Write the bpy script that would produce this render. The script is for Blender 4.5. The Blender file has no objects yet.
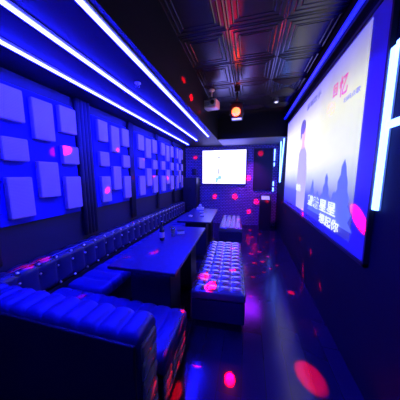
import bpy, bmesh, math, random
from mathutils import Vector, Matrix
random.seed(7)
C = bpy.context.scene.collection
PI = math.pi

# ------------------------------------------------------------------ materials
def mat(name, col, rough=.5, metal=0, spec=.5, coat=0, emit=None, es=0):
    m = bpy.data.materials.new(name); m.use_nodes = True
    b = m.node_tree.nodes['Principled BSDF']
    b.inputs['Base Color'].default_value = (*col, 1)
    b.inputs['Roughness'].default_value = rough
    b.inputs['Metallic'].default_value = metal
    b.inputs['Specular IOR Level'].default_value = spec
    b.inputs['Coat Weight'].default_value = coat; b.inputs['Coat Roughness'].default_value = .12
    if emit:
        b.inputs['Emission Color'].default_value = (*emit, 1)
        b.inputs['Emission Strength'].default_value = es
    return m
def nt(m): return m.node_tree, m.node_tree.nodes, m.node_tree.links, m.node_tree.nodes['Principled BSDF']
def add_bump(m, tex='noise', scale=60, strength=.2, dist=.01, colvar=None, detail=3):
    t, N, L, b = nt(m)
    tc = N.new('ShaderNodeTexCoord'); n = N.new('ShaderNodeTexNoise')
    n.inputs['Scale'].default_value = scale; n.inputs['Detail'].default_value = detail
    L.new(tc.outputs['Object'], n.inputs['Vector'])
    bp = N.new('ShaderNodeBump'); bp.inputs['Strength'].default_value = strength; bp.inputs['Distance'].default_value = dist
    L.new(n.outputs['Fac'], bp.inputs['Height']); L.new(bp.outputs['Normal'], b.inputs['Normal'])
    if colvar:
        r = N.new('ShaderNodeMix'); r.data_type = 'RGBA'
        r.inputs['A'].default_value = (*colvar[0], 1); r.inputs['B'].default_value = (*colvar[1], 1)
        L.new(n.outputs['Fac'], r.inputs['Factor']); L.new(r.outputs['Result'], b.inputs['Base Color'])
    return m

M = {}
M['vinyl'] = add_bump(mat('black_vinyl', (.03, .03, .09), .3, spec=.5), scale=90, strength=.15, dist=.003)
M['vinyl_blue_lit'] = add_bump(mat('black_vinyl_blue_lit', (.03, .03, .24), .38, spec=.4), scale=90, strength=.15, dist=.003)  # black vinyl with the strips' blue light put into its colour
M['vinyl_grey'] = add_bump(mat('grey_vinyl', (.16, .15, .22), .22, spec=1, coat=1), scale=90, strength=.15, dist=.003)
M['base'] = add_bump(mat('dark_base', (.02, .02, .025), .5), scale=40, strength=.1, dist=.003)
M['table'] = add_bump(mat('table_lacquer', (.03, .03, .13), .3, spec=.3), scale=25, strength=.03, dist=.004, colvar=((.02, .02, .10), (.045, .04, .17)))
M['metal'] = mat('brushed_metal', (.6, .6, .65), .25, metal=1)
M['glint'] = mat('glint_metal', (.9, .88, .9), .3, metal=1)
M['dark_metal'] = mat('dark_metal', (.06, .06, .07), .4, metal=.6)
M['white_plastic'] = mat('white_plastic', (.9, .9, .9), .3)
M['black_plastic'] = mat('black_plastic', (.02, .02, .025), .4)
M['ceil'] = add_bump(mat('ceiling_tile', (.035, .026, .030), .24, spec=.6), scale=20, strength=.05, dist=.004)
M['soffit'] = add_bump(mat('soffit_paint', (.007, .006, .012), .6, spec=.25), scale=12, strength=.1, dist=.003)
M['soffit_lit'] = add_bump(mat('soffit_tv_lit', (.35, .34, .33), .6), scale=12, strength=.1, dist=.003)
M['wall_dark'] = add_bump(mat('wall_dark_paint', (.015, .015, .04), .6), scale=15, strength=.1, dist=.003)
M['wall_right'] = add_bump(mat('wall_black_paint', (.006, .006, .016), .75, spec=.2), scale=15, strength=.1, dist=.003)
M['backing'] = add_bump(mat('blue_backing_felt', (.012, .015, .55), .8), scale=70, strength=.2, dist=.003)
M['curtain'] = add_bump(mat('dark_drape', (.03, .03, .05), .8), scale=30, strength=.2, dist=.004)
M['frame_board'] = mat('screen_border_board', (.30, .30, .55), .5)
M['glass'] = mat('clear_glass', (.8, .85, .9), .05); M['glass'].node_tree.nodes['Principled BSDF'].inputs['Transmission Weight'].default_value = .85
M['liquid'] = mat('dark_bottle_glass', (.03, .05, .06), .08, coat=1)
M['label'] = mat('paper_label', (.7, .6, .65), .6)
M['tissue'] = mat('white_tissue', (.8, .8, .82), .8)

# woven cloth of the wall pads
m = mat('pad_cloth', (.6, .58, .62), .85); M['pad'] = m
t, N, L, b = nt(m)
tc = N.new('ShaderNodeTexCoord'); w1 = N.new('ShaderNodeTexWave'); w1.bands_direction = 'Y'; w1.inputs['Scale'].default_value = 45
w2 = N.new('ShaderNodeTexWave'); w2.bands_direction = 'Z'; w2.inputs['Scale'].default_value = 25
mx = N.new('ShaderNodeMath'); mx.operation = 'ADD'
L.new(tc.outputs['Object'], w1.inputs['Vector']); L.new(tc.outputs['Object'], w2.inputs['Vector'])
L.new(w1.outputs['Fac'], mx.inputs[0]); L.new(w2.outputs['Fac'], mx.inputs[1])
mr = N.new('ShaderNodeMapRange'); mr.inputs['From Max'].default_value = 2; mr.inputs['To Min'].default_value = .75; mr.inputs['To Max'].default_value = 1.1
L.new(mx.outputs[0], mr.inputs['Value'])
mc = N.new('ShaderNodeMix'); mc.data_type = 'RGBA'; mc.blend_type = 'MULTIPLY'; mc.inputs['Factor'].default_value = 1
mc.inputs['A'].default_value = (.62, .46, .55, 1); L.new(mr.outputs['Result'], mc.inputs['B']); L.new(mc.outputs['Result'], b.inputs['Base Color'])
bp = N.new('ShaderNodeBump'); bp.inputs['Strength'].default_value = .3; bp.inputs['Distance'].default_value = .003
L.new(mx.outputs[0], bp.inputs['Height']); L.new(bp.outputs['Normal'], b.inputs['Normal'])

# floor: dark glossy planks
m = mat('floor_gloss', (.05, .05, .06), .25, spec=.8); M['floor'] = m
m.node_tree.nodes['Principled BSDF'].inputs['Specular Tint'].default_value = (.6, .5, 1, 1)
t, N, L, b = nt(m)
tc = N.new('ShaderNodeTexCoord'); mp = N.new('ShaderNodeMapping'); mp.inputs['Rotation'].default_value = (0, 0, PI/2)
br = N.new('ShaderNodeTexBrick'); br.inputs['Scale'].default_value = 1; br.inputs['Brick Width'].default_value = 1.2; br.inputs['Row Height'].default_value = .18
br.inputs['Mortar Size'].default_value = .003
br.inputs['Color1'].default_value = (.016, .010, .04, 1); br.inputs['Color2'].default_value = (.024, .015, .055, 1); br.inputs['Mortar'].default_value = (.02, .02, .02, 1)
L.new(tc.outputs['Object'], mp.inputs['Vector']); L.new(mp.outputs['Vector'], br.inputs['Vector']); L.new(br.outputs['Color'], b.inputs['Base Color'])
ns = N.new('ShaderNodeTexNoise'); ns.inputs['Scale'].default_value = 9; L.new(tc.outputs['Object'], ns.inputs['Vector'])
rr = N.new('ShaderNodeMapRange'); rr.inputs['To Min'].default_value = .13; rr.inputs['To Max'].default_value = .21
L.new(ns.outputs['Fac'], rr.inputs['Value']); L.new(rr.outputs['Result'], b.inputs['Roughness'])
bp = N.new('ShaderNodeBump'); bp.inputs['Strength'].default_value = .04; bp.inputs['Distance'].default_value = .004
L.new(ns.outputs['Fac'], bp.inputs['Height']); L.new(bp.outputs['Normal'], b.inputs['Normal'])

# back wall: small brick pattern
m = mat('brick_wall', (.3, .28, .34), .7); M['brick'] = m
t, N, L, b = nt(m)
tc = N.new('ShaderNodeTexCoord'); sx = N.new('ShaderNodeSeparateXYZ'); cx = N.new('ShaderNodeCombineXYZ')
L.new(tc.outputs['Object'], sx.inputs[0]); L.new(sx.outputs['X'], cx.inputs['X']); L.new(sx.outputs['Z'], cx.inputs['Y'])
br = N.new('ShaderNodeTexBrick'); br.inputs['Scale'].default_value = 1; br.inputs['Brick Width'].default_value = .10; br.inputs['Row Height'].default_value = .05
br.inputs['Mortar Size'].default_value = .009
br.inputs['Color1'].default_value = (.28, .20, .48, 1); br.inputs['Color2'].default_value = (.38, .28, .60, 1); br.inputs['Mortar'].default_value = (.05, .04, .11, 1)
L.new(cx.outputs[0], br.inputs['Vector']); L.new(br.outputs['Color'], b.inputs['Base Color'])
bp = N.new('ShaderNodeBump'); bp.invert = True; bp.inputs['Strength'].default_value = .6; bp.inputs['Distance'].default_value = .01
L.new(br.outputs['Fac'], bp.inputs['Height']); L.new(bp.outputs['Normal'], b.inputs['Normal'])

def emit(name, col, s, base=(.5, .5, .5), rough=.4):
    return mat(name, base, rough, emit=col, es=s)
M['led'] = emit('led_tube_white_blue', (.008, .009, 1), 200)
M['led2'] = emit('led_tube_cyan', (.10, .22, 1), 9)
M['cove'] = emit('cove_tube_blue', (0.001, .006, 1), 1.6)
M['lamp_orange'] = emit('lamp_lens_orange', (1, .11, .02), 5)
M['tv'] = emit('tv_picture', (.26, .25, 1), 6.5, (.02, .02, .02), .2)

# big projected picture: pale sky, cream middle, lavender top right, bluish foot, with angular falloff and ambient light painted in (object coords: Y = distance, Z = height)
m = mat('projected_picture', (.06, .06, .08), .5); M['picture'] = m
t, N, L, b = nt(m)
tc = N.new('ShaderNodeTexCoord'); sx = N.new('ShaderNodeSeparateXYZ'); L.new(tc.outputs['Object'], sx.inputs[0])
def ramp(src, a, bb, stops):
    r = N.new('ShaderNodeMapRange'); r.inputs['From Min'].default_value = a; r.inputs['From Max'].default_value = bb
    L.new(src, r.inputs['Value']); c = N.new('ShaderNodeValToRGB'); e = c.color_ramp.elements
    e[0].position, e[0].color = stops[0][0], (*stops[0][1], 1); e[1].position, e[1].color = stops[-1][0], (*stops[-1][1], 1)
    for p, q in stops[1:-1]:
        x = e.new(p); x.color = (*q, 1)
    L.new(r.outputs['Result'], c.inputs['Fac']); return c.outputs['Color']
horiz = ramp(sx.outputs['Y'], 4.75, 1.75, [(0, (1, 1, 1.0)), (.45, (.95, .95, .80)), (.75, (.84, .85, .52)), (1, (.68, .72, .44))])
vert = ramp(sx.outputs['Z'], 1.0, 2.75, [(0, (.03, .03, 1)), (.18, (.10, .12, 1)), (.33, (.60, .65, 1)), (.45, (1, 1, 1)), (.72, (1, 1, .95)), (.78, (.9, .88, 1)), (.90, (.50, .46, 1.2)), (1, (.26, .22, 1.5))])
mc = N.new('ShaderNodeMix'); mc.data_type = 'RGBA'; mc.blend_type = 'MULTIPLY'; mc.inputs['Factor'].default_value = 1
L.new(horiz, mc.inputs['A']); L.new(vert, mc.inputs['B'])
ns = N.new('ShaderNodeTexNoise'); ns.inputs['Scale'].default_value = 3; L.new(tc.outputs['Object'], ns.inputs['Vector'])
mr = N.new('ShaderNodeMapRange'); mr.inputs['To Min'].default_value = .85; mr.inputs['To Max'].default_value = 1.15; L.new(ns.outputs['Fac'], mr.inputs['Value'])
sm = N.new('ShaderNodeMath'); sm.operation = 'MULTIPLY'; sm.inputs[1].default_value = 1.2; L.new(mr.outputs['Result'], sm.inputs[0])
L.new(mc.outputs['Result'], b.inputs['Emission Color']); L.new(sm.outputs[0], b.inputs['Emission Strength'])
def pic(name, col, s=1): return mat(name, (.3, .3, .3), .6, emit=col, es=s)
M['p_hair'] = pic('picture_hair', (.16, .13, .40)); M['p_skin'] = pic('picture_skin', (.95, .55, .55)); M['p_cloth'] = pic('picture_shirt', (.50, .46, .82))
M['p_tree'] = pic('picture_trees', (.10, .16, .72)); M['p_ground'] = pic('picture_ground', (.05, .05, .70))
M['p_white'] = pic('picture_white_writing', (.85, .95, 1.0), 1.2); M['p_red'] = pic('picture_red_writing', (.80, .05, .25)); M['p_blue'] = pic('picture_blue_writing', (.16, .16, .55))
M['p_grey'] = pic('picture_grey', (.35, .40, .5)); M['p_cyan'] = pic('picture_cyan', (.35, .75, .85))

# ------------------------------------------------------------------ mesh helpers
def link(name, bm, material, parent=None, smooth=False, loc=(0, 0, 0)):
    me = bpy.data.meshes.new(name); bmesh.ops.recalc_face_normals(bm, faces=bm.faces[:]); bm.to_mesh(me); bm.free()
    for p in me.polygons: p.use_smooth = smooth
    me.materials.append(material)
    o = bpy.data.objects.new(name, me); C.objects.link(o); o.location = loc
    if parent: o.parent = parent
    return o
def box(bm, x0, x1, y0, y1, z0, z1, bev=0, seg=2):
    nb = bmesh.new(); bmesh.ops.create_cube(nb, size=1)
    for v in nb.verts:
        v.co = Vector(((x0+x1)/2+v.co.x*(x1-x0), (y0+y1)/2+v.co.y*(y1-y0), (z0+z1)/2+v.co.z*(z1-z0)))
    if bev: bmesh.ops.bevel(nb, geom=nb.edges[:], offset=bev, segments=seg, affect='EDGES', profile=.5)
    merge(bm, nb); return bm
def merge(bm, nb, mtx=None):
    if mtx: nb.transform(mtx)
    me = bpy.data.meshes.new('tmp'); nb.to_mesh(me); nb.free(); bm.from_mesh(me); bpy.data.meshes.remove(me)
def tube(bm, p, q, r, seg=12, r2=None):
    p, q = Vector(p), Vector(q); nb = bmesh.new()
    bmesh.ops.create_cone(nb, cap_ends=True, segments=seg, radius1=r, radius2=r if r2 is None else r2, depth=(q-p).length)
    merge(bm, nb, Matrix.Translation((p+q)/2) @ Vector((0, 0, 1)).rotation_difference(q-p).to_matrix().to_4x4()); return bm
def lathe(bm, prof, c=(0, 0, 0), seg=20, mtx=None):
    nb = bmesh.new(); rings = []
    for r, z in prof:
        rings.append([nb.verts.new((c[0]+r*math.cos(2*PI*i/seg), c[1]+r*math.sin(2*PI*i/seg), c[2]+z)) for i in range(seg)])
    for a, b2 in zip(rings, rings[1:]):
        for i in range(seg): nb.faces.new((a[i], a[(i+1) % seg], b2[(i+1) % seg], b2[i]))
    nb.faces.new(rings[0]); nb.faces.new(rings[-1]); merge(bm, nb, mtx); return bm
def B(*a, **k): return box(bmesh.new(), *a, **k)
def thing(name, label, cat, loc=(0, 0, 0), rz=0, group=None):
    o = bpy.data.objects.new(name, None); C.objects.link(o); o.location = loc; o.rotation_euler = (0, 0, rz); o.empty_display_size = .1
    return tag(o, label, cat, group)
def tag(o, label, cat, group=None):
    o['label'] = label; o['category'] = cat
    if group: o['group'] = group
    return o
def struct(name, bm, m, parent=None, smooth=False):
    o = link(name, bm, m, parent, smooth)
    if not parent: o['kind'] = 'structure'
    return o
def copy_tree(o, parent=None):
    c = o.copy(); C.objects.link(c)
    if parent: c.parent = parent
    for ch in list(o.children): copy_tree(ch, c)
    return c
def channel(bm, prof, axis, a, bnd, pitch, puff, res=8, centre=None):
    """Closed profile swept along an axis; swells between regular stitched channels. prof: (p, z, k) with k = how much that point swells."""
    n = max(2, int(round((bnd-a)/pitch))); steps = n*res; cz = centre or (sum(p[0] for p in prof)/len(prof), sum(p[1] for p in prof)/len(prof))
    rings = []
    for s in range(steps+1):
        y = a+(bnd-a)*s/steps; w = abs(math.sin(PI*s/res))**.45
        if s == 0 or s == steps: w = 0
        ring = []
        for (p, z, k) in prof:
            d = Vector((p-cz[0], z-cz[1])); d = d.normalized() if d.length else d
            off = -puff*k*(1-w)
            pp, zz = p+d.x*off, z+d.y*off
            ring.append(bm.verts.new((pp, y, zz) if axis == 'y' else (y, pp, zz)))
        rings.append(ring)
    m_ = len(prof)
    for r0, r1 in zip(rings, rings[1:]):
        for i in range(m_): bm.faces.new((r0[i], r0[(i+1) % m_], r1[(i+1) % m_], r1[i]))
    bm.faces.new(rings[0]); bm.faces.new(rings[-1]); return bm
def rrect(p0, p1, z0, z1, r, k=1, seg=4, seams=()):
    pts = []
    for cx_, cz_, a0 in ((p1-r, z1-r, 0), (p0+r, z1-r, 90), (p0+r, z0+r, 180), (p1-r, z0+r, 270)):
        for i in range(seg+1):
            a = math.radians(a0+90*i/seg); pts.append((cx_+r*math.cos(a), cz_+r*math.sin(a)))
    out = []
    for i, (x, z) in enumerate(pts):
        out.append((x, z)); nx, nz = pts[(i+1) % len(pts)]
        d = math.hypot(nx-x, nz-z)
        if d > .05:
            q = max(2, int(d/.03))
            for j in range(1, q): out.append((x+(nx-x)*j/q, z+(nz-z)*j/q))
    return [(x, z, k if z > z0+r*.5 else 0) for x, z in out]
def tuft_top(bm, x0, x1, y0, y1, z, nx, ny, puff, res=6):
    """Grid-quilted top surface."""
    X, Y = nx*res, ny*res; g = []
    for j in range(Y+1):
        row = []
        for i in range(X+1):
            w = (abs(math.sin(PI*i/res))**.35)*(abs(math.sin(PI*j/res))**.35)
            e = min(i, X-i, 2)/2*min(j, Y-j, 2)/2
            row.append(bm.verts.new((x0+(x1-x0)*i/X, y0+(y1-y0)*j/Y, z+puff*w*(0.4+.6*e)-(.012 if e == 0 else 0))))
        g.append(row)
    for j in range(Y):
        for i in range(X): bm.faces.new((g[j][i], g[j][i+1], g[j+1][i+1], g[j+1][i]))
    return bm

# ------------------------------------------------------------------ setting
XL, XR, YB, YF, H, SZ = -2.05, .86, 6.1, -1.6, 3.1, 2.5
struct('floor', B(XL-.1, XR+.1, YF-.1, YB+.1, -.1, 0), M['floor'])
struct('wall_left', B(XL-.1, XL, YF, YB, 0, H), M['wall_dark'])
struct('wall_right', B(XR, XR+.1, YF, YB, 0, H), M['wall_right'])
struct('wall_back', B(XL-.1, XR+.1, YB, YB+.1, 0, H), M['brick'])
struct('wall_front', B(XL-.1, XR+.1, YF-.1, YF, 0, H), M['wall_dark'])
# coffered ceiling: nested square mouldings
cb = bmesh.new()
box(cb, XL-.1, XR+.1, YF-.1, YB+.1, H, H+.1)
def ring_frame(bm, x0, x1, y0, y1, w, z0, z1):
    """square picture-frame moulding with a triangular section"""
    o = [(x0, y0), (x1, y0), (x1, y1), (x0, y1)]; i_ = [(x0+w, y0+w), (x1-w, y0+w), (x1-w, y1-w), (x0+w, y1-w)]
    m_ = [(x0+w/2, y0+w/2), (x1-w/2, y0+w/2), (x1-w/2, y1-w/2), (x0+w/2, y1-w/2)]
    vo = [bm.verts.new((*p, z1)) for p in o]; vm = [bm.verts.new((*p, z0)) for p in m_]; vi = [bm.verts.new((*p, z1)) for p in i_]
    for k in range(4):
        l = (k+1) % 4
        bm.faces.new((vo[k], vo[l], vm[l], vm[k])); bm.faces.new((vm[k], vm[l], vi[l], vi[k]))
XT = [-.82, -.26, .30, .86]; YT = [-1.45+.604*k for k in range(12)]
for i in range(3):
    for j in range(11):
        x0, x1, y0, y1 = XT[i], XT[i+1], YT[j], YT[j+1]
        if i == 2 and j == 9: pass
        ring_frame(cb, x0+.004, x1-.004, y0+.004, y1-.004, .022, H-.006, H)
        ring_frame(cb, x0+.055, x1-.055, y0+.055, y1-.055, .020, H-.006, H)
        ring_frame(cb, x0+.105, x1-.105, y0+.105, y1-.105, .016, H-.005, H)
        if i != 2 or j != 8: box(cb, x0+.135, x1-.135, y0+.135, y1-.135, H-.004, H+.01, bev=.002)
struct('ceiling', cb, M['ceil'])
struct('trim_1', B(XL, -.80, YF, YB, SZ, H), M['soffit'])
struct('trim_2', B(-.80, XR, 5.02, YB, SZ+.015, H), M['soffit'])
struct('trim_4', B(-.80, XR, 5.02, YB, SZ, SZ+.0149), M['soffit_lit'])  # underside of the back soffit, paler to paint in the television's light
# black header above the screen
struct('trim_3', B(.80, XR, YF, 5.02, 3.0, H-.04, bev=.008), M['wall_right'])

# ------------------------------------------------------------------ wall pads on the left wall
PAT = {'A': [(1.21, 1.58), (1.72, 1.92), (2.06, 2.34)], 'B': [(1.37, 1.73), (1.94, 2.32)]}
groups = [(1.08, 1.88, 'nearest the camera, with the largest pads'), (2.15, 2.89, 'second from the camera'),
          (3.10, 3.90, 'third from the camera'), (4.05, 4.85, 'fourth from the camera'), (5.02, 5.60, 'farthest one, beside the back wall')]
for gi, (y0, y1, where) in enumerate(groups):
    t = thing('acoustic_panel', 'blue wall panel of staggered cloth pads, ' + where, 'wall panel', (XL, (y0+y1)/2, 1.1), 0, 'blue padded panels on the left wall')
    cy, dz = (y0+y1)/2, 1.1
    w = (y1-y0)/3
    link('backing_board', B(.001, .03, y0-cy, y1-cy, 1.15-dz, 2.38-dz, bev=.006), M['backing'], t)
    for k, key in enumerate('ABA'):
        for (z0, z1) in PAT[key]:
            a, b_ = y0+k*w+.055-cy, y0+(k+1)*w-.012-cy
            link('cloth_pad', B(.031, .085, a, b_, z0-dz, z1-dz, bev=.012), M['pad'], t)
# pleated dark drapes between the panels
for k, (y0, y1) in enumerate([(.2, 1.06), (1.91, 2.12), (2.93, 3.07), (3.93, 4.02), (4.88, 4.99)]):
    bm = bmesh.new(); n = max(4, int((y1-y0)/.045)); 
    for i in range(n):
        yc = y0+(y1-y0)*(i+.5)/n; tube(bm, (XL+.03, yc, .83), (XL+.03, yc, SZ-.001), (y1-y0)/n*.56, 8)
    lab = ['wide dark pleated drape on the left wall nearest the camera', 'narrow dark pleated drape between first and second padded panels', 'narrow dark pleated drape between second and third padded panels',
           'narrow dark pleated drape between third and fourth padded panels', 'narrow dark pleated drape before the farthest padded panel'][k]
    tag(link('drape', bm, M['curtain'], smooth=True), lab, 'curtain', 'dark drapes between the padded panels')

# ------------------------------------------------------------------ LED strips under the left soffit
for (xa, ya, xb, yb, lab) in [(-.85, .2, -.935, 4.43, 'glowing white-blue LED strip on the soffit nearest the tiled ceiling'),
                              (-1.235, -.2, -1.325, 4.86, 'glowing white-blue LED strip, middle of the three on the soffit'),
                              (-1.60, -.2, -1.745, 5.44, 'glowing white-blue LED strip closest to the left wall')]:
    ang = -math.atan2(xb-xa, yb-ya); ln = math.hypot(xb-xa, yb-ya)
    t = thing('led_strip', lab, 'light', (xa, ya, SZ), ang, 'three LED strips under the left soffit')
    link('housing', B(-.021, .021, 0, ln, -.016, 0), M['white_plastic'], t)
    link('diffuser', B(-.013, .013, .004, ln-.004, -.030, -.0165, bev=.005), M['led'], t, True)

# cove light above the screen
t = thing('cove_light', 'long blue glowing tube light above the big projection screen', 'light', (.80, .4, 2.92))
link('channel', B(.012, .058, 0, 4.65, -.055, .072), M['dark_metal'], t)
link('tube', tube(bmesh.new(), (-.008, .01, -.005), (-.008, 4.64, -.005), .022, 14), M['cove'], t, True)

# ------------------------------------------------------------------ big projection screen
t = thing('projection_screen', 'large wall-mounted projection screen showing a person, trees and lyrics', 'screen', (0, 0, 0))
SX = .842
link('border_frame', B(SX, XR-.001, 1.57, 4.84, .955, 2.76, bev=.003), M['frame_board'], t)
bm = B(SX-.012, XR-.001, 1.55, 4.86, 2.76, 2.785); box(bm, SX-.012, XR-.001, 1.55, 4.86, .93, .955); box(bm, SX-.012, XR-.001, 1.55, 1.57, .93, 2.785); box(bm, SX-.012, XR-.001, 4.84, 4.86, .93, 2.785)
link('edge_trim', bm, M['dark_metal'], t)
bm = B(SX-.004, SX, 1.79, 4.80, 1.035, 2.735)
PIC = link('picture', bm, M['picture'], t)
def flat(bm, pts, x, th=.002):
    """polygon on the screen: pts are (distance from the far edge, height)"""
    a = [bm.verts.new((x, 4.75-s, z)) for s, z in pts]; b_ = [bm.verts.new((x+th, 4.75-s, z)) for s, z in pts]
    bm.faces.new(a); bm.faces.new(b_)
    for i in range(len(pts)):
        j = (i+1) % len(pts); bm.faces.new((a[i], a[j], b_[j], b_[i]))
def ell(cx_, cz_, rx, rz_, n=18): return [(cx_+rx*math.cos(2*PI*i/n), cz_+rz_*math.sin(2*PI*i/n)) for i in range(n)]
bm = bmesh.new(); flat(bm, [(1.10, 1.95), (1.20, 2.03), (1.45, 2.02), (1.55, 1.93), (1.62, 1.6), (1.60, 1.05), (1.12, 1.05), (1.08, 1.5)], SX-.007); link('pictured_shirt', bm, M['p_cloth'], PIC)
bm = bmesh.new(); flat(bm, ell(1.33, 2.23, .10, .15), SX-.0075); flat(bm, [(1.27, 2.12), (1.40, 2.12), (1.45, 2.02), (1.22, 2.02)], SX-.0095); link('pictured_face', bm, M['p_skin'], PIC)
bm = bmesh.new(); flat(bm, ell(1.29, 2.36, .14, .11), SX-.012); flat(bm, [(1.15, 2.36), (1.22, 2.38), (1.24, 2.2), (1.17, 2.17)], SX-.0135); link('pictured_hair', bm, M['p_hair'], PIC)
def tree(s, z0, h, w):
    bm = bmesh.new(); n = 9; L_ = []; R_ = []
    for i in range(n):
        f = i/n; ww = w*(1-f)**.8/2
        L_.append((s-ww*(1 if i % 2 == 0 else .72)+random.uniform(-.01, .01), z0+h*f)); R_.append((s+ww*(1 if i % 2 == 0 else .72)+random.uniform(-.01, .01), z0+h*f))
    flat(bm, L_+[(s, z0+h)]+R_[::-1], SX-.006-.0002*s); return bm
for s, h, w in [(1.93, .42, .30), (2.14, .28, .30), (2.38, .50, .40), (2.60, .32, .30), (2.76, .62, .46)]:
    link('pictured_tree', tree(s, 1.12, h, w), M['p_tree'], PIC)
def text(s, size, mname, y_s, z, name, sx=1.0, ext=.0008, parent=PIC):
    cu = bpy.data.curves.new(name, 'FONT'); cu.body = s; cu.size = size; cu.extrude = ext; cu.align_x = 'LEFT'; cu.offset = .002 if size > .08 else 0
    o = bpy.data.objects.new(name+'_tmp', cu); C.objects.link(o)
    bpy.context.view_layer.update(); dg = bpy.context.evaluated_depsgraph_get(); me = bpy.data.meshes.new_from_object(o.evaluated_get(dg))
    C.objects.unlink(o); bpy.data.objects.remove(o)
    me.materials.clear(); me.materials.append(M[mname])
    me.transform(Matrix(((0, 0, -1, SX-.0155), (-1*sx, 0, 0, 4.75-y_s), (0, 1, 0, z), (0, 0, 0, 1))))
    r = bpy.data.objects.new(name, me); C.objects.link(r); r.parent = parent; return r
text('望着星星', .15, 'p_white', 1.80, 1.20, 'lyric_line', 1.5)
text('想起你', .12, 'p_white', 2.28, 1.06, 'lyric_line', 1.4)
text('歌名', .12, 'p_white', 1.10, 1.34, 'lyric_caption', 1.2)
text('忆', .20, 'p_red', 2.53, 2.35, 'red_writing', .85)
text('回', .13, 'p_red', 2.38, 2.40, 'red_writing', .9)
text('原唱歌手', .09, 'p_blue', 1.45, 2.56, 'title_writing', 1.6)
text('扫码点歌', .05, 'p_blue', 2.64, 2.255, 'caption_writing', 1.4)

# ------------------------------------------------------------------ LED frame lights on the right
t = thing('wall_led_frame', 'bright white-cyan LED frame on the right wall nearest the camera', 'light', (.845, 1.52, 1.36), 0)
link('side_tube', B(-.012, .012, -.022, .022, 0, 1.02, bev=.005), M['led2'], t, True)
link('top_tube', B(-.012, .012, -.9, -.023, .998, 1.036, bev=.005), M['led2'], t, True)
link('cross_tube', B(-.012, .012, -.9, -.023, .53, .575, bev=.005), M['led2'], t, True)
link('back_channel', box(B(.0125, .0145, -.035, .035, 0, 1.04), .0125, .0145, -.9, .0, .98, 1.05), M['dark_metal'], t)
t = thing('led_line_light', 'pair of slanted cyan LED tubes on the far right wall', 'light', (.845, 5.55, 1.3))
bm = tube(bmesh.new(), (-.01, -.35, 1.25), (-.01, -.02, .1), .016, 10); link('tube', bm, M['led2'], t, True)
bm = tube(bmesh.new(), (-.01, .14, 1.30), (-.01, .02, .1), .014, 10); link('tube', bm, M['led2'], t, True)
t = thing('led_line_light', 'short broken cyan LED tube on back wall beside dark panel', 'light', (.735, YB-.03, 1.1))
for z0, z1 in ((.0, .12), (.17, .30), (.75, .86), (.92, 1.25)):
    link('tube', tube(bmesh.new(), (0, 0, z0), (0, 0, z1), .013, 10), M['led2'], t, True)

# ------------------------------------------------------------------ back wall
t = thing('television', 'glowing white television on the patterned back wall', 'television', (-.77, YB-.06, 1.845))
link('casing', B(-.70, .70, 0, .058, -.55, .535, bev=.012), M['black_plastic'], t)
PAN = link('panel', B(-.685, .685, -.005, .001, -.525, .52, bev=.002), M['tv'], t)
bm = bmesh.new(); box(bm, -.17, -.13, -.008, -.006, -.22, -.06); box(bm, -.165, -.145, -.008, -.006, -.10, -.01); link('pictured_figure', bm, M['p_grey'], PAN)
bm = bmesh.new()
for cx_, cz_, r in ((-.20, -.38, .05), (-.12, -.33, .06), (-.22, -.45, .04)): lathe(bm, [(r, -.001), (r, .001)], seg=14, mtx=Matrix.Translation((cx_, -.008, cz_)) @ Matrix.Rotation(PI/2, 4, 'X'))
link('pictured_flowers', bm, M['p_cyan'], PAN)
bm = bmesh.new(); lathe(bm, [(.03, -.001), (.03, .001)], seg=14, mtx=Matrix.Translation((-.15, -.008, .30)) @ Matrix.Rotation(PI/2, 4, 'X')); link('pictured_mark', bm, M['p_grey'], PAN)
t = thing('wall_board', 'tall dark blue board on the back wall right of the television', 'board', (.42, YB, 1.14))
link('board', B(-.26, .25, -.04, 0, 0, 1.22, bev=.006), M['wall_dark'], t)
link('frame', box(box(B(-.28, -.26, -.05, 0, -.02, 1.24), .25, .27, -.05, 0, -.02, 1.24), -.26, .25, -.05, 0, 1.22, 1.24), M['black_plastic'], t)
tag(link('brick_pier', B(-.045, .15, YB-.05, YB, 0, 1.78, bev=.004), M['brick']), 'pale brick pier on the back wall below the dark board, right of television', 'pier')
def speaker(loc, w, d, h, label, group=None):
    t = thing('loudspeaker', label, 'speaker', loc)
    link('cabinet', B(-w/2, w/2, -d/2, d/2, 0, h, bev=.012), M['black_plastic'], t)
    gr = link('grille', B(-w/2+.02, w/2-.02, -d/2-.008, -d/2+.001, .02, h-.02, bev=.004), M['dark_metal'], t)
    for zz, r in ((h*.36, w*.30), (h*.76, w*.18)):
        link('driver', lathe(bmesh.new(), [(r, 0), (r*.9, .008), (r*.5, -.002), (r*.2, .006)], seg=24, mtx=Matrix.Translation((0, -d/2-.006, zz)) @ Matrix.Rotation(PI/2, 4, 'X')), M['black_plastic'], gr, True)
speaker((-1.78, 5.83, 0), .46, .40, 1.52, 'large black floor speaker in the back left corner')
speaker((-1.74, YB-.06, 1.60), .13, .10, .20, 'small dark speaker box on the back wall left of the television')
# cabinet with a tilted tablet in the far right corner
t = thing('song_kiosk', 'dark kiosk with a tilted pale blue screen in the far right corner', 'kiosk', (.50, 5.72, 0))
link('cabinet', B(-.16, .16, -.14, .14, 0, .86, bev=.01), M['black_plastic'], t)
nb = B(-.15, .15, -.12, .12, -.01, .012, bev=.005); nb.transform(Matrix.Translation((0, -.02, .93)) @ Matrix.Rotation(math.radians(32), 4, 'X')); TP = link('top_panel', nb, M['dark_metal'], t)
nb = B(-.11, .11, -.085, .085, .0125, .015); nb.transform(Matrix.Translation((0, -.02, .93)) @ Matrix.Rotation(math.radians(32), 4, 'X')); link('display', nb, emit('kiosk_display', (.25, .35, 1), .8), TP)

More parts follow.
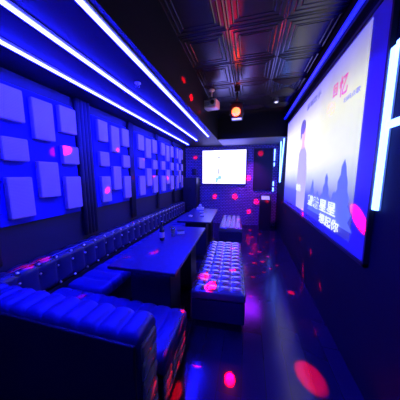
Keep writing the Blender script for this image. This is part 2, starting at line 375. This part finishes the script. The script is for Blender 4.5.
# ------------------------------------------------------------------ seating
def bench(loc, rz, w, l, nx, ny, label, cat='bench'):
    t = thing('tufted_bench', label, cat, loc, rz, 'low tufted benches beside the tables')
    link('plinth', B(-w/2+.03, w/2-.03, -l/2+.03, l/2-.03, 0, .10, bev=.004), M['base'], t)
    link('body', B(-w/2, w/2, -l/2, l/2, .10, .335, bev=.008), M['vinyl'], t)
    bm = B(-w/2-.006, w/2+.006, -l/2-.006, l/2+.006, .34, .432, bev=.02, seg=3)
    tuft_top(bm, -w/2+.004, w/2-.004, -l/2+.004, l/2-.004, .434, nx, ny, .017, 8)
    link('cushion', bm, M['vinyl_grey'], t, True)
    return t
bench((-.31, 2.46, 0), math.radians(4), .54, 1.46, 4, 13, 'near black bench with quilted top glowing red at one corner')
bench((-.39, 4.75, 0), math.radians(3.5), .51, 1.36, 4, 12, 'far black bench with quilted top, closest to the back wall')

# long wall booth
t = thing('booth_sofa', 'long black tufted booth sofa running along the left wall', 'sofa', (XL, 1.45, 0))
YA = -.72
def PY(p): return [(x-XL, z, k) for x, z, k in p]
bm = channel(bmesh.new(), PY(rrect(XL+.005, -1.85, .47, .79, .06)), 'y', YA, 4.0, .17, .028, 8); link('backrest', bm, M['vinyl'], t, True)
for (px, pz, r) in ((.178, .772, .016), (.192, .68, .011), (.206, .502, .014)):  # beads added to stand in for highlights on the tufting
    first = link('glint_bead', lathe(bmesh.new(), [(r, -.006), (r*.9, .004), (r*.4, .008)], seg=10, mtx=Matrix.Rotation(PI/2*.6, 4, 'Y')), M['glint'], t, True, (px, YA+.1685, pz))
    for i in range(1, 27):
        c = first.copy(); C.objects.link(c); c.parent = t; c.location.y = YA+(i+1)*4.72/28
bm = channel(bmesh.new(), PY(rrect(-1.845, -1.38, .32, .46, .05)), 'y', 0, 4.0, .17, .022, 8); link('seat', bm, M['vinyl_blue_lit'], t, True)
link('back_base', B(.02, .19, YA, 4.0, .0, .465), M['base'], t)
link('glint_piping', tube(bmesh.new(), (.155, YA, .786), (.155, 4.0, .786), .008, 8), M['vinyl_grey'], t, True)  # pale tube added to catch a highlight along the backrest top
link('seat_base', B(.21, .62, .0, 4.0, 0, .315, bev=.006), M['base'], t)

# foreground sofa, seen from behind
t = thing('tufted_sofa', 'low black channel-tufted sofa in the near foreground, seen from behind', 'sofa', (-1.26, 1.0, 0))
X0, X1 = -.57, .80
def PX(p): return [(y-1.0, z, k) for y, z, k in p]
bm = channel(bmesh.new(), PX(rrect(.735, .93, .13, .80, .035)), 'x', X0, X1-.05, .135, .030, 8); link('backrest', bm, M['vinyl_blue_lit'], t, True)
bm = channel(bmesh.new(), PX(rrect(.94, 1.43, .30, .46, .06)), 'x', X0, X1-.02, .135, .018, 8); link('seat', bm, M['vinyl_blue_lit'], t, True)
link('seat_base', B(X0+.02, X1-.04, -.05, .41, .06, .295, bev=.006), M['base'], t)
link('plinth', B(X0+.05, X1-.09, -.26, .37, 0, .055), M['black_plastic'], t)
link('back_shell', B(X0+.01, X1-.06, -.285, -.267, .08, .755, bev=.008), M['base'], t)
# quilted end face
bm = bmesh.new()
for j in range(3):
    for i in range(3):
        box(bm, X1-.042, X1-.022, -.04+i*.145, .10+i*.145, .075+j*.075, .145+j*.075, bev=.012)
link('end_quilting', bm, M['vinyl_grey'], t, True)
bm = bmesh.new()
for j in range(5):
    box(bm, X1-.058, X1-.034, -.25, -.09, .16+j*.115, .265+j*.115, bev=.016)
link('back_end_quilting', bm, M['vinyl_grey'], t, True)

# ------------------------------------------------------------------ tables
def table(loc, rz, w, l, label):
    t = thing('low_table', label, 'table', loc, rz, 'dark lacquered tables along the booth')
    link('tabletop', B(-w/2, w/2, -l/2, l/2, .715, .75, bev=.005), M['table'], t)
    bm = bmesh.new()
    for x0, x1, y0, y1 in ((-w/2-.006, w/2+.006, -l/2-.006, -l/2-.0005), (-w/2-.006, w/2+.006, l/2+.0005, l/2+.006), (-w/2-.006, -w/2-.0005, -l/2, l/2), (w/2+.0005, w/2+.006, -l/2, l/2)):
        box(bm, x0, x1, y0, y1, .725, .747)
    link('edge_band', bm, M['dark_metal'], t)
    for s in (-1, 1):
        link('pedestal', B(-w*.33, w*.33, s*l*.27-.16, s*l*.27+.16, .04, .714, bev=.006), M['vinyl'], t)
        link('foot', B(-w*.38, w*.38, s*l*.27-.20, s*l*.27+.20, 0, .039, bev=.004), M['dark_metal'], t)
    return t
table((-.95, 2.15, 0), math.radians(2.2), .66, 1.46, 'near dark lacquered table between booth sofa and bench, bottle and glass on top')
table((-.985, 3.92, 0), math.radians(3.4), .62, 1.38, 'far dark lacquered table next to the booth sofa, white tissues on top')

# things on the tables
def bottle(loc, label):
    t = thing('bottle', label, 'bottle', loc)
    link('body', lathe(bmesh.new(), [(.028, 0), (.032, .006), (.032, .13), (.028, .155), (.013, .18), (.012, .225), (.014, .228), (.014, .238)], seg=20), M['liquid'], t, True)
    link('label', lathe(bmesh.new(), [(.0325, .04), (.0328, .042), (.0328, .11), (.0325, .112)], seg=20), M['label'], t, True)
    link('cap', lathe(bmesh.new(), [(.0142, .236), (.0148, .238), (.0148, .25), (.012, .254)], seg=16), M['metal'], t, True)
def glass(loc, label, r=.032, h=.10):
    tag(link('drinking_glass', lathe(bmesh.new(), [(r*.8, 0), (r, h), (r*.93, h), (r*.74, .008)], seg=20), M['glass'], smooth=True, loc=loc), label, 'glass', 'glasses on the near table')
bottle((-1.07, 2.18, .751), 'dark bottle with pale pink label on the near table')
glass((-.99, 2.36, .751), 'clear glass beside the bottle on the near table', .03, .11)
glass((-1.06, 2.52, .751), 'shorter clear glass behind the bottle on the near table', .034, .08)
t = thing('condiment_box', 'small pale box lying near the glasses on the near table', 'box', (-.93, 2.50, .7505), .5)
link('box', B(-.05, .05, -.035, .035, 0, .045, bev=.004), M['white_plastic'], t); link('lid', B(-.052, .052, -.037, .037, .0455, .055, bev=.003), M['dark_metal'], t)
t = thing('tissue_box', 'white tissue box standing at the far end of far table', 'tissue box', (-1.12, 4.42, .7505), .2)
link('box', B(-.09, .09, -.05, .05, 0, .06, bev=.005), M['white_plastic'], t)
bm = bmesh.new(); lathe(bm, [(.02, .0605), (.045, .09), (.03, .12), (.012, .13)], seg=9); link('tissue', bm, M['tissue'], t, True)
for (x, y, lab) in ((-1.0, 4.05, 'small pale ashtray in the middle of the far table'), (-.90, 3.72, 'small pale ashtray near the bench side of the far table'), (-1.12, 3.60, 'small pale ashtray near the booth side of the far table')):
    tag(link('ashtray', lathe(bmesh.new(), [(.035, 0), (.045, .025), (.036, .025), (.028, .008)], seg=16), M['white_plastic'], smooth=True, loc=(x, y, .751)), lab, 'ashtray', 'ashtrays on the far table')

# ------------------------------------------------------------------ ceiling things
t = thing('projector', 'small white projector hanging from the tiled ceiling', 'projector', (-.68, 3.5, H-.005), math.radians(-12))
link('ceiling_plate', lathe(bmesh.new(), [(.05, 0), (.055, -.02), (.03, -.035)], seg=20), M['white_plastic'], t, True)
link('pole', tube(bmesh.new(), (0, 0, -.03), (0, 0, -.17), .013), M['white_plastic'], t, True)
link('swivel', box(lathe(bmesh.new(), [(.022, -.13), (.026, -.145), (.022, -.175)], seg=16), -.06, .06, -.012, .012, -.19, -.175), M['metal'], t)
PB = link('body', B(-.125, .125, -.10, .10, -.33, -.19, bev=.022, seg=3), M['white_plastic'], t, True)
link('lens', lathe(bmesh.new(), [(.036, 0), (.036, .02), (.028, .02), (.026, .008)], seg=20, mtx=Matrix.Translation((.06, -.10, -.25)) @ Matrix.Rotation(PI/2, 4, 'X')), M['black_plastic'], PB, True)
link('vent', box(box(B(-.10, 0, -.103, -.099, -.285, -.28), -.10, 0, -.103, -.099, -.265, -.26), -.10, 0, -.103, -.099, -.245, -.24), M['black_plastic'], PB)
FX = (-.235, 3.55, 2.70)
t = thing('stage_light', 'black stage light with glowing orange lens hanging from the ceiling', 'stage light', FX)
link('clamp', B(-.035, .035, -.03, .03, .33, .395, bev=.004), M['dark_metal'], t)
link('stem', tube(bmesh.new(), (0, 0, .16), (0, 0, .335), .015), M['dark_metal'], t, True)
bm = bmesh.new(); box(bm, -.125, .125, -.02, .02, .135, .16); box(bm, -.125, -.115, -.02, .02, -.04, .16); box(bm, .115, .125, -.02, .02, -.04, .16)
link('yoke', bm, M['dark_metal'], t)
link('housing', B(-.105, .105, -.06, .16, -.11, .13, bev=.02), M['dark_metal'], t, True)
link('lens', lathe(bmesh.new(), [(.075, 0), (.070, .018), (.045, .035), (.015, .042)], seg=24, mtx=Matrix.Translation((-.01, -.062, -.015)) @ Matrix.Rotation(PI/2, 4, 'X')), M['lamp_orange'], t, True)
link('barn_door', B(-.07, .09, -.15, -.058, -.145, -.138), M['metal'], t)
t = thing('ceiling_downlight', 'tiny bright white spot fitting in the ceiling near the screen', 'light', (.50, 4.33, H-.03))
link('ring', lathe(bmesh.new(), [(.045, .03), (.045, 0), (.032, 0), (.03, .01)], seg=20), M['white_plastic'], t, True)
link('bulb', lathe(bmesh.new(), [(.028, .005), (.022, -.010), (.008, -.016)], seg=16), emit('downlight_bulb', (.7, .7, 1), 2), t, True)
t = thing('air_vent', 'square ceiling air vent with nested rings in a tile near the screen', 'vent', (.58, 3.68, H-.007))
bm = bmesh.new()
for k in range(4): ring_frame(bm, -.25+.055*k, .25-.055*k, -.26+.055*k, .26-.055*k, .04, -.012, .002)
link('louvre_rings', bm, M['ceil'], t)
t = thing('sprinkler', 'small white sprinkler head on the soffit between LED strips', 'sprinkler', (-1.09, 1.78, SZ))
link('collar', lathe(bmesh.new(), [(.03, 0), (.03, -.006), (.014, -.01)], seg=18), M['white_plastic'], t, True)
link('deflector', lathe(bmesh.new(), [(.008, -.0101), (.008, -.03), (.02, -.032), (.02, -.036)], seg=16), M['metal'], t, True)

# ------------------------------------------------------------------ camera
f = 188.0; yaw = math.atan(48/188.); pit = math.atan(26/188.*math.cos(yaw)); CAM = Vector((0, 0, 1.6))
F = Vector((-math.sin(yaw)*math.cos(pit), math.cos(yaw)*math.cos(pit), -math.sin(pit))); R_ = Vector((math.cos(yaw), math.sin(yaw), 0)); U = R_.cross(F)
cd = bpy.data.cameras.new('camera'); cam = bpy.data.objects.new('camera', cd); C.objects.link(cam)
cam.matrix_world = Matrix(((R_.x, U.x, -F.x, 0), (R_.y, U.y, -F.y, 0), (R_.z, U.z, -F.z, 1.6), (0, 0, 0, 1)))
cd.sensor_width = 36; cd.lens = f/400*36; cd.clip_start = .02
bpy.context.scene.camera = cam

# ------------------------------------------------------------------ the stage light's red beams: narrow spots leaving the fixture
def beam(target, size_deg, power, col=(1, 0, .005), src=(-.235, 3.62, 2.53), blend=.5, r=.004):
    ld = bpy.data.lights.new('beam_or_wash', 'SPOT'); ld.energy = power; ld.color = col; ld.spot_size = math.radians(size_deg); ld.spot_blend = blend; ld.shadow_soft_size = r
    o = bpy.data.objects.new('beam_or_wash', ld); C.objects.link(o); s = Vector(src); d = Vector(target)-s
    o.matrix_world = Matrix.Translation(s) @ d.to_track_quat('-Z', 'Y').to_matrix().to_4x4()
    return o
#BEAMS = (target x, y, z, half radius in m, level)
BE = [
 # floor
 (.62, 2.62, 0, .05, 1), (.53, 1.48, 0, .12, .7), (-.37, 1.42, 0, .08, 1.2), (-.09, 1.30, 0, .045, .45),
 (.27, 3.95, 0, .05, .8), (.22, 4.4, 0, .04, .8), (.38, 4.25, 0, .035, .6), (.43, 3.75, 0, .04, .8), (.48, 4.6, 0, .035, .6), (.30, 3.5, 0, .05, .8), (.15, 4.9, 0, .05, .9),
 (.10, 3.8, 0, .05, .7), (.16, 3.4, 0, .05, .6), (.55, 3.4, 0, .035, .6), (.05, 4.4, 0, .05, .6), (.35, 5.2, 0, .05, .8), (.10, 5.5, 0, .06, .7), (.42, 3.25, 0, .03, .6), (.60, 4.0, 0, .03, .6), (.30, 3.1, 0, .03, .4), (.12, 2.9, 0, .04, .5), (.65, 4.8, 0, .04, .7), (.08, 2.4, 0, .03, .4), (.33, 4.7, 0, .03, .6),
 # right wall under and on the screen
 (.86, 4.2, .62, .04, .8), (.86, 3.3, .55, .04, .7), (.86, 2.75, .55, .045, .7), (.86, 3.05, .18, .05, .8), (.86, 3.0, .08, .04, .7), (.84, 3.2, .98, .06, 1.6), (.84, 1.70, 1.27, .075, 5), (.86, 4.7, .75, .04, .8), (.86, 5.2, .9, .04, .8), (.86, 3.75, .75, .035, .7), (.86, 2.35, .3, .035, .5),
 (.84, 2.42, 2.30, .07, 1.2), (.84, 2.9, 2.05, .06, .9),
 # left wall pads
 (-1.965, 1.70, 1.87, .06, 2.0), (-1.965, 2.30, 1.38, .045, 1.4), (-1.965, 2.57, 1.98, .035, 1.0), (-1.965, 3.70, 1.58, .05, 1.3), (-1.965, 4.42, 1.52, .05, 1.3), (-2.0, 3.0, 1.55, .04, .8), (-1.965, 3.35, 1.88, .04, .7),
 # booth, table, benches
 (-1.90, 1.16, .79, .045, 2.5), (-1.90, 1.30, .79, .045, 2.5), (-1.90, 2.75, .79, .03, 1.2), (-1.5, 2.1, .45, .04, .6), (-.98, 1.80, .75, .05, 3), (-.85, 2.36, .75, .03, 1), (-.95, 3.5, .75, .035, 1), (-1.05, 3.9, .75, .035, 1), (-.80, 3.95, .75, .035, .8),
 (-.45, 1.98, .45, .09, 1.0), (-.15, 2.2, .45, .05, .8), (-.2, 2.9, .45, .05, .7), (-.20, 4.9, .45, .08, 1.3), (-.10, 4.4, .45, .05, .8),
 (-1.5, 1.30, .45, .03, 1), (-1.36, 1.28, .45, .025, .8), (-.46, 1.33, .22, .06, 3), (-.46, 1.15, .30, .045, 3), (-.46, .98, .45, .04, 2), (-.50, 1.38, .45, .03, 2), (-1.2, 2.9, .4, .06, .7), (-.5, 3.6, .1, .06, .8),
 # back wall
 (-1.70, 6.08, 2.17, .05, .9), (.0, 6.05, 1.50, .07, 1.2), (.33, 6.04, 2.24, .07, .8), (-1.05, 6.08, .90, .06, 1.2), (-.40, 6.08, .92, .07, 1.2), (.25, 6.05, .80, .06, 1.2), (.05, 6.05, .45, .06, .9), (.70, 6.0, .5, .05, .7),
 # soffit face
 (-.80, 2.65, 2.66, .05, 2), (-.80, 2.33, 2.74, .04, 1.2), (-.80, 3.1, 2.6, .03, 1),
]
S0 = Vector((-.235, 3.62, 2.53)); S1 = Vector((-.235, 3.43, 2.9))
for (x, y, z, r, lv) in BE:
    T = Vector((x, y, z)); src = S1 if z > 2.55 else S0; d = (T-src).length
    if d < .3: continue
    n = Vector((0, 0, 1)) if z < .05 and x < .85 or abs(z-.45) < .02 or abs(z-.75) < .02 or abs(z-.8) < .01 else (Vector((-1, 0, 0)) if x > .8 else Vector((1, 0, 0)) if x < -1.9 else Vector((0, -1, 0)))
    c = max(.3, abs((src-T).normalized().dot(n)))
    beam(T, math.degrees(2*math.atan(r*(.6 if x > .85 else 1.3 if y > 5.9 else .95)/d)), 170*lv*d*d/c*(9 if z < .05 else 8 if x > .85 else 2 if y > 5.9 else 1), blend=.6, src=src)
# wide faint red wash raking the ceiling tiles
beam((-.235, 1.2, H), 13, 700, src=(-.235, 3.43, 2.9), blend=1)
# magenta/violet party wash from added spots under the back soffit, without a fixture
def point(loc, col, e, r=.05):
    ld = bpy.data.lights.new('lens_red_fill', 'POINT'); ld.energy = e; ld.color = col; ld.shadow_soft_size = r
    o = bpy.data.objects.new('lens_red_fill', ld); C.objects.link(o); o.location = loc
beam((.25, 3.9, 0), 75, 170, (.35, .01, 1), (.1, 5.3, 2.45), 1, .35)
beam((.1, 6.05, 1.0), 70, 120, (.6, .05, 1), (.1, 5.3, 2.48), 1, .03)
point((-.245, 3.36, 2.66), (1, .03, .01), 2.5, .03)  # red fill added in front of the lens so the housing glows

# ------------------------------------------------------------------ world and view
w = bpy.data.worlds.new('world'); bpy.context.scene.world = w; w.use_nodes = True
w.node_tree.nodes['Background'].inputs['Color'].default_value = (0, 0, .002, 1)
vs = bpy.context.scene.view_settings
vs.view_transform = 'Standard'; vs.look = 'None'; vs.gamma = 1; vs.use_curve_mapping = False; vs.exposure = 0
